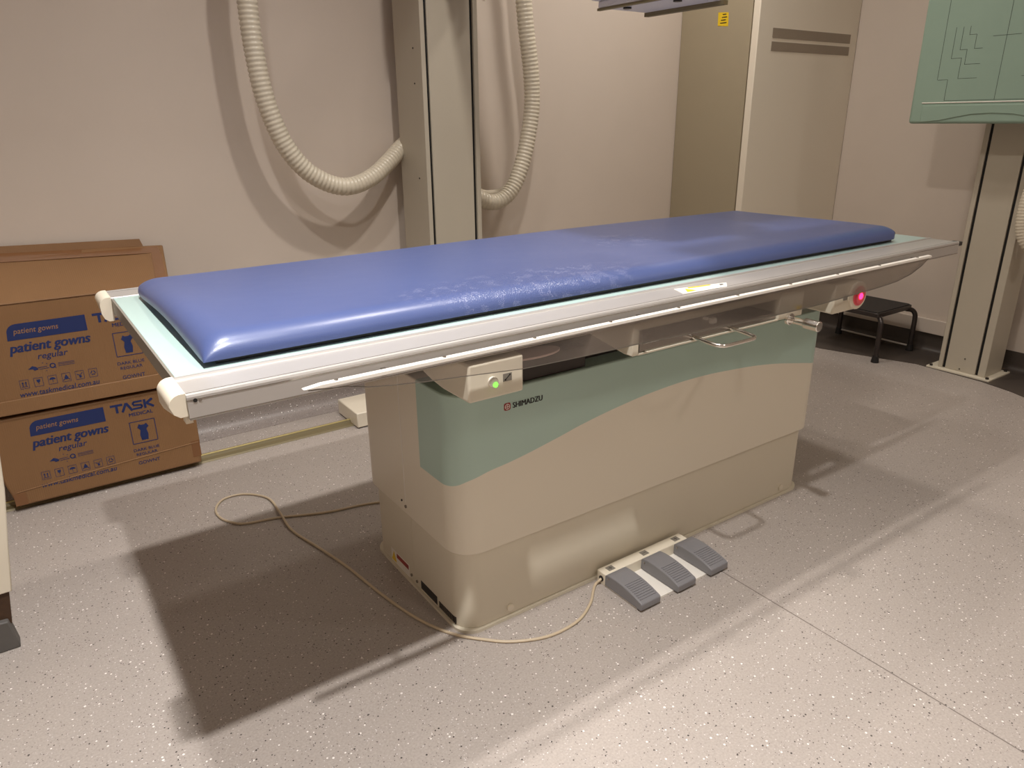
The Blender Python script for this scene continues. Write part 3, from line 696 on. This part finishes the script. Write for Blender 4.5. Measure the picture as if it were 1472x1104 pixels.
# ------------------------------------------------------------------ step stool
SS = thing('step_stool', 'low black step stool against the right wall', 'step stool', (3.385, .93, 0))
sx0, sx1, sy0, sy1, sz = 3.222, 3.538, .752, 1.120, .243
bm = bmesh.new(); prism(bm, rrect(sx0, sx1, sy0, sy1, .02, 5), 'z', sz-.024, sz-.002); fr2 = obj('top_frame', bm, 'stool', SS, bevel=.003)
bm = bmesh.new(); prism(bm, rrect(sx0+.009, sx1-.009, sy0+.009, sy1-.009, .014, 5), 'z', sz-.002, sz+.001); obj('step_mat', bm, 'rubber', SS, label='black rubber step mat')
for (fx, fy, ix, iy) in ((3.228,.736,1,1),(3.546,.736,-1,1),(3.228,1.134,1,-1),(3.546,1.134,-1,-1)):
    bm = bmesh.new()
    path = [(fx, fy, .012),(fx, fy, .10),(fx, fy, .17),(fx+ix*.004, fy+iy*.004, .198),(fx+ix*.014, fy+iy*.016, .214),(fx+ix*.035, fy+iy*.036, .2185)]
    sweep(bm, catmull(path, 6), .0118, 14); lg = obj('leg', bm, 'stool', SS)
    bm = bmesh.new(); cyl(bm, (fx, fy, 0), (fx, fy, .035), .0185, 16, .0145); obj('rubber_foot', bm, 'rubber', lg)
bm = bmesh.new(); cyl(bm, (3.546, .745, .026), (3.546, 1.125, .026), .005, 10); obj('pale_bar', bm, 'alu', SS)  # thin pale line between the wall-side feet, built as a bar

# ------------------------------------------------------------------ cardboard boxes
def printing(par, ox, oz, y, part):
    """carton print; (ox, oz) = lower left corner of the blue band on plane y"""
    B = lambda: bmesh.new()
    e = y-.0006
    bm = B(); pts = [(ox+.207,oz),(ox+.207,oz+.049),(ox+.03,oz+.048)]
    for i in range(7):
        a = PI/2+i/6*PI/2; pts.append((ox+.028+.026*math.cos(a), oz+.022+.026*math.sin(a)))
    pts.append((ox, oz)); flatpoly(bm, pts, e); thicken(bm, (0,.0004,0)); band = obj('printed_band', bm, 'blueprint', par)
    bm = B(); add_text(bm, 'patient gowns', ox+.018, oz+.013, .115, .020, e-.0003, .005, .2); thicken(bm, (0,.0003,0)); obj('band_lettering', bm, 'brownprint', band)
    bm = B()
    add_text(bm, 'patient gowns', ox-.002, oz-.047, .211, .036, e, .004, .25); add_text(bm, 'patient gowns', ox-.0006, oz-.0474, .211, .0366, e-.0001, .004, .25); add_text(bm, 'patient gowns', ox-.0032, oz-.0467, .211, .0366, e-.0002, .004, .25)
    add_text(bm, 'regular', ox+.063, oz-.073, .080, .025, e, .008, .25)
    thicken(bm, (0,.0004,0)); obj('product_lettering', bm, 'blueprint', par); bm = B()
    T0 = ox+.226
    # wide logo letters TASK (A without bar)
    z0, z1 = oz+.018, oz+.048
    s = .0075
    strip(bm, (T0,z1-s/2), (T0+.036,z1-s/2), s, e); strip(bm, (T0+.018,z0), (T0+.018,z1-s), s, e)
    strip(bm, (T0+.033,z0), (T0+.047,z1-.001), s, e-.0001); strip(bm, (T0+.047,z1-.001), (T0+.062,z0), s, e-.0002)
    for q in (((.094,.027),(.068,.027)),((.068,.027),(.066,.018)),((.066,.0165),(.092,.0135)),((.092,.0135),(.091,.004)),((.091,.004),(.064,.004))):
        strip(bm, (T0+q[0][0],z0+q[0][1]), (T0+q[1][0],z0+q[1][1]), s*.85, e)
    strip(bm, (T0+.101,z0), (T0+.101,z1), s, e-.0001); strip(bm, (T0+.104,z0+.015), (T0+.125,z1-.001), s, e-.0002); strip(bm, (T0+.107,z0+.016), (T0+.127,z0+.001), s, e-.0003)
    add_text(bm, 'MEDICAL', ox+.275, oz-.002, .071, .0115, e, 0); add_text(bm, 'MEDICAL', ox+.2757, oz-.0023, .071, .0118, e-.0001, 0)
    thicken(bm, (0,.0004,0)); obj('brand_lettering', bm, 'blueprint', par); bm = B()
    add_text(bm, 'www.taskmedical.com.au', ox-.003, oz-.176, .212, .0165, e, .010, .2)
    thicken(bm, (0,.0004,0)); obj('web_address_lettering', bm, 'blueprint', par); bm = B()
    add_text(bm, 'GOWNT', ox+.275, oz-.176, .066, .012, e, .008)
    thicken(bm, (0,.0004,0)); obj('code_lettering', bm, 'blueprint', par); bm = B()
    add_text(bm, 'DARK BLUE', ox+.268, oz-.128, .078, .0095, e, .008)
    thicken(bm, (0,.0004,0)); obj('colour_lettering', bm, 'blueprint', par); bm = B()
    add_text(bm, 'REGULAR', ox+.274, oz-.144, .064, .0095, e, .008)
    thicken(bm, (0,.0004,0)); obj('size_lettering', bm, 'blueprint', par)
    bm = B(); x0, x1, z0, z1 = ox+.271, ox+.346, oz-.100, oz-.023; w = .0022
    for a, b in (((x0,z0),(x1,z0)),((x1,z0),(x1,z1)),((x1,z1),(x0,z1)),((x0,z1),(x0,z0))): strip(bm, a, b, w, e)
    cx, cz = (x0+x1)/2, (z0+z1)/2
    gown = [(-.010,-.030),(.010,-.030),(.0125,-.010),(.009,.006),(.012,.011),(.017,.016),(.011,.028),(.005,.024),(-.005,.024),(-.011,.028),(-.017,.016),(-.012,.011),(-.009,.006),(-.0125,-.010)]
    flatpoly(bm, [(cx+a, cz+b) for a, b in gown], e-.0001)
    thicken(bm, (0,.0004,0)); obj('gown_pictogram', bm, 'blueprint', par)
    bm = B(); s = .0225
    for k in range(6):
        x0 = ox+.003+k*.0365; z0 = oz-.150+.004*0; x1, z1 = x0+s, z0+s+.004; w = .0010
        for a, b in (((x0,z0),(x1,z0)),((x1,z0),(x1,z1)),((x1,z1),(x0,z1)),((x0,z1),(x0,z0))): strip(bm, a, b, w, e)
        c, d = (x0+x1)/2, (z0+z1)/2
        if k == 0:
            for dx in (-.004, .004):
                strip(bm, (c+dx,d-.006), (c+dx,d+.004), .0022, e); flatpoly(bm, [(c+dx-.003,d+.003),(c+dx+.003,d+.003),(c+dx,d+.008)], e-.0001)
            strip(bm, (c-.008,d-.0075), (c+.008,d-.0075), .0014, e-.0001)
        elif k == 1:
            flatpoly(bm, [(c-.005,d+.008),(c+.005,d+.008),(c+.004,d+.001),(c+.001,d-.002),(c-.001,d-.002),(c-.004,d+.001)], e); strip(bm, (c,d-.007), (c,d-.001), .0015, e-.0001)
        elif k == 2:
            flatpoly(bm, [(c+.0085*math.cos(PI*i/8), d+.0005+.007*math.sin(PI*i/8)) for i in range(9)], e); strip(bm, (c,d-.008), (c,d+.001), .0012, e-.0001)
        elif k == 3:
            flatpoly(bm, circ(c, d-.001, .0055, 10), e); flatpoly(bm, [(c-.003,d+.004),(c+.003,d+.004),(c,d+.010)], e-.0001)
            strip(bm, (c-.009,d-.008), (c-.004,d-.004), .002, e-.0002); strip(bm, (c+.009,d-.008), (c+.004,d-.004), .002, e-.0002)
        elif k == 4:
            strip(bm, (c-.008,d+.004), (c,d-.001), .0022, e); strip(bm, (c,d-.001), (c+.008,d+.007), .0015, e-.0001); flatpoly(bm, circ(c+.001, d-.005, .0036, 8), e-.0002)
        else:
            for j in range(3):
                a0 = PI/2+j*2*PI/3+.25; a1 = a0+2*PI/3-.5
                strip(bm, (c+.0072*math.cos(a0),d+.0072*math.sin(a0)), (c+.0072*math.cos(a1),d+.0072*math.sin(a1)), .0024, e-.0001*j)
    # small marks above the pictograms
    mx, mz = ox+.050, oz-.094
    flatpoly(bm, [(mx-.018,mz),(mx-.006,mz+.009),(mx+.004,mz+.004),(mx+.008,mz-.004),(mx-.002,mz-.006),(mx-.006,mz-.001)], e)
    for a, b in ((.006,.001),(.010,-.0045)): strip(bm, (mx+a,mz+b), (mx+a+.026,mz+b+.001), .0014, e-.0001)
    for a, b in ((.022,.014),(.032,.010),(.028,-.012),(.040,.004)): flatpoly(bm, circ(mx+a,mz+b,.0014,5), e)
    qx, qz = ox+.096, oz-.093
    for i in range(16):
        a0, a1 = 2*PI*i/16, 2*PI*(i+1)/16
        flatpoly(bm, [(qx+q*math.cos(a), qz+q*math.sin(a)) for q, a in ((.005,a0),(.0082,a0),(.0082,a1),(.005,a1))], e)
    strip(bm, (qx+.002,qz-.003), (qx+.008,qz-.008), .0022, e-.0001)
    for b in (.005, .001, -.004): strip(bm, (qx+.014,qz+b), (qx+.058,qz+b), .0011, e)
    thicken(bm, (0,.0004,0)); obj('pictogram_row', bm, 'blueprint', par)

LB = thing('cardboard_box', 'lower cardboard carton of patient gowns standing on the floor', 'cardboard box', (-.02, 1.62, .019), 'cardboard cartons by the back wall')
yF, yK = 1.480, 1.762
bm = bmesh.new()
def sheetbox(bm, x0, x1, y0, y1, z0, z1, crz, bulge=.004, lean=0, topx=0):
    """carton with a pressed crease along the front"""
    prof = [(y0+.010, z0), (y0, z0+.012), (y0, crz-.002), (y0-.0, crz+.002), (y0, z1-.006), (y0+.006, z1)]
    L, R = [], []
    back = [(y1, z1), (y1, z0)]
    pr = prof+back
    A = [bm.verts.new((x0, y, z)) for y, z in pr]; B = [bm.verts.new((x1-(topx if z > z1-.01 else 0), y, z)) for y, z in pr]
    n = len(pr)
    for i in range(n): bm.faces.new((A[i], A[(i+1)%n], B[(i+1)%n], B[i]))
    bm.faces.new(A[::-1]); bm.faces.new(B)
prism(bm, [(-.300,.020),(.246,.020),(.251,.10),(.252,.230),(.232,.275),(.212,.312),(-.350,.312),(-.318,.10)], 'y', yF, yK)
lbx = obj('carton', bm, 'card', LB, bevel=.006, seg=3)
printing(lbx, -.2235, .241, yF, 'low')
def crease(par, a, b, y):
    bm = bmesh.new(); sweep(bm, [Vector((a[0], y+.001, a[1])), Vector(((a[0]+b[0])/2, y+.001, (a[1]+b[1])/2+.002)), Vector((b[0], y+.001, b[1]))], .0026, 8); obj('crease_ridge', bm, 'card', par)
crease(lbx, (-.294,.068), (.245,.098), yF)
for q in ((-.305, -.272, yF-.0008, yF+.001, .024, .064), (.222, .249, yF-.0008, yF+.001, .045, .105)):
    bm = bmesh.new(); box(bm, *q); obj('packing_tape', bm, 'tape', lbx, label='brown packing tape')
UB = thing('cardboard_box', 'upper cardboard carton of patient gowns stacked on the other, lid sloping up', 'cardboard box', (-.03, 1.62, .321), 'cardboard cartons by the back wall')
yU = 1.474
bm = bmesh.new()
# body
x0, x1 = -.372, .240
hexa(bm, [(x0,yU,.325),(x1-.008,yU,.322),(x1-.008,1.755,.322),(x0,1.755,.325),(x0,yU,.656),(x1,yU,.652),(x1+.045,1.755,.742),(x0,1.755,.770)])
ubx = obj('carton', bm, 'card', UB, bevel=.005, seg=3)
bm = bmesh.new(); hexa(bm, [(x0,yU-.006,.324),(x1-.008,yU-.006,.321),(x1-.008,yU+.004,.321),(x0,yU+.004,.324),(x0,yU-.002,.367),(x1-.008,yU-.002,.368),(x1-.008,yU+.004,.368),(x0,yU+.004,.367)])
obj('bottom_fold', bm, 'card', ubx, bevel=.002)
printing(ubx, -.2195, .5465, yU, 'up')
# lid edge, overlapping top flap and glossy tape along the back edge
bm = bmesh.new(); sweep(bm, [Vector((x0+.003, yU+.001, .6565)), Vector((-.05, yU, .655)), Vector((x1-.003, yU+.001, .6525))], .003, 8); obj('lid_edge', bm, 'card', ubx)
def lidz(x, y): # height of the sloping lid
    u = (x-x0)/(x1-x0); w = (y-yU)/(1.755-yU); return (.656-.004*u)*(1-w)+(.770-.028*u)*w
def on_lid(bm, q, th, up=.0008):
    a = [(x, y, lidz(x,y)+up) for x, y in q]; hexa(bm, a+[(x,y,z+th) for x,y,z in a])
bm = bmesh.new(); on_lid(bm, [(x0,1.700),(.262,1.700),(.276,1.753),(x0,1.753)], .0006); obj('packing_tape', bm, 'tape', ubx, label='glossy brown packing tape'); bm = bmesh.new(); on_lid(bm, [(.205,yU+.02),(.236,yU+.02),(.268,1.70),(.236,1.70)], .0006)
obj('packing_tape', bm, 'tape', ubx, label='glossy brown packing tape')
bm = bmesh.new(); hexa(bm, [(x0,1.752,.766),(.222,1.752,.744),(.222,1.758,.744),(x0,1.758,.766),(x0,1.756,.790),(.215,1.756,.768),(.215,1.761,.768),(x0,1.761,.790)]); obj('top_flap', bm, 'card', ubx)

# ------------------------------------------------------------------ cream unit cut by the left edge
FU = thing('floor_unit', 'cream panelled unit with a dark grey foot at the left edge of the photo', 'floor unit', (-.45, .85, 0))
bm = bmesh.new(); prism(bm, [(-.75,.144),(-.314,.144),(-.297,.262),(-.277,.387),(-.268,.48),(-.262,.60),(-.75,.60)], 'y', .752, .775); obj('side_panel', bm, 'creamplastic', FU, bevel=.003)
bm = bmesh.new(); prism(bm, [(-.75,.0),(-.326,.0),(-.336,.075),(-.75,.103)], 'y', .745, .785); obj('foot', bm, 'greyfoot', FU, bevel=.003)
bm = bmesh.new(); prism(bm, [(-.74,.08),(-.331,.06),(-.320,.144),(-.74,.144)], 'y', .760, .775); obj('worn_corner', bm, 'brown', FU)

# ------------------------------------------------------------------ camera
f, yaw, pitch, roll = 1045.9046, .6021, .35, -.0108
cam = bpy.data.cameras.new('camera'); co_ = bpy.data.objects.new('camera', cam); COL.objects.link(co_)
cy_, sy_ = math.cos(yaw), math.sin(yaw)
fw = Vector((sy_*math.cos(pitch), cy_*math.cos(pitch), -math.sin(pitch))); rt = Vector((cy_, -sy_, 0)); up = rt.cross(fw)
c, s = math.cos(roll), math.sin(roll)
r2 = c*rt+s*up; u2 = -s*rt+c*up
Mx = Matrix((( r2.x, u2.x, -fw.x, -.1641), (r2.y, u2.y, -fw.y, -1.0488), (r2.z, u2.z, -fw.z, 1.1446), (0,0,0,1)))
co_.matrix_world = Mx
cam.sensor_fit = 'HORIZONTAL'; cam.sensor_width = 36; cam.lens = f*36/W; cam.clip_start = .02; cam.clip_end = 50
SC.camera = co_
w = bpy.data.worlds.new('world'); SC.world = w; w.use_nodes = True; w.node_tree.nodes['Background'].inputs[0].default_value = (.05,.045,.04,1)
SC.view_settings.view_transform = 'Standard'; SC.view_settings.look = 'None'; SC.view_settings.exposure = 0; SC.view_settings.gamma = 1
SC.cycles.max_bounces = 8; SC.cycles.transparent_max_bounces = 12; SC.cycles.use_denoising = True
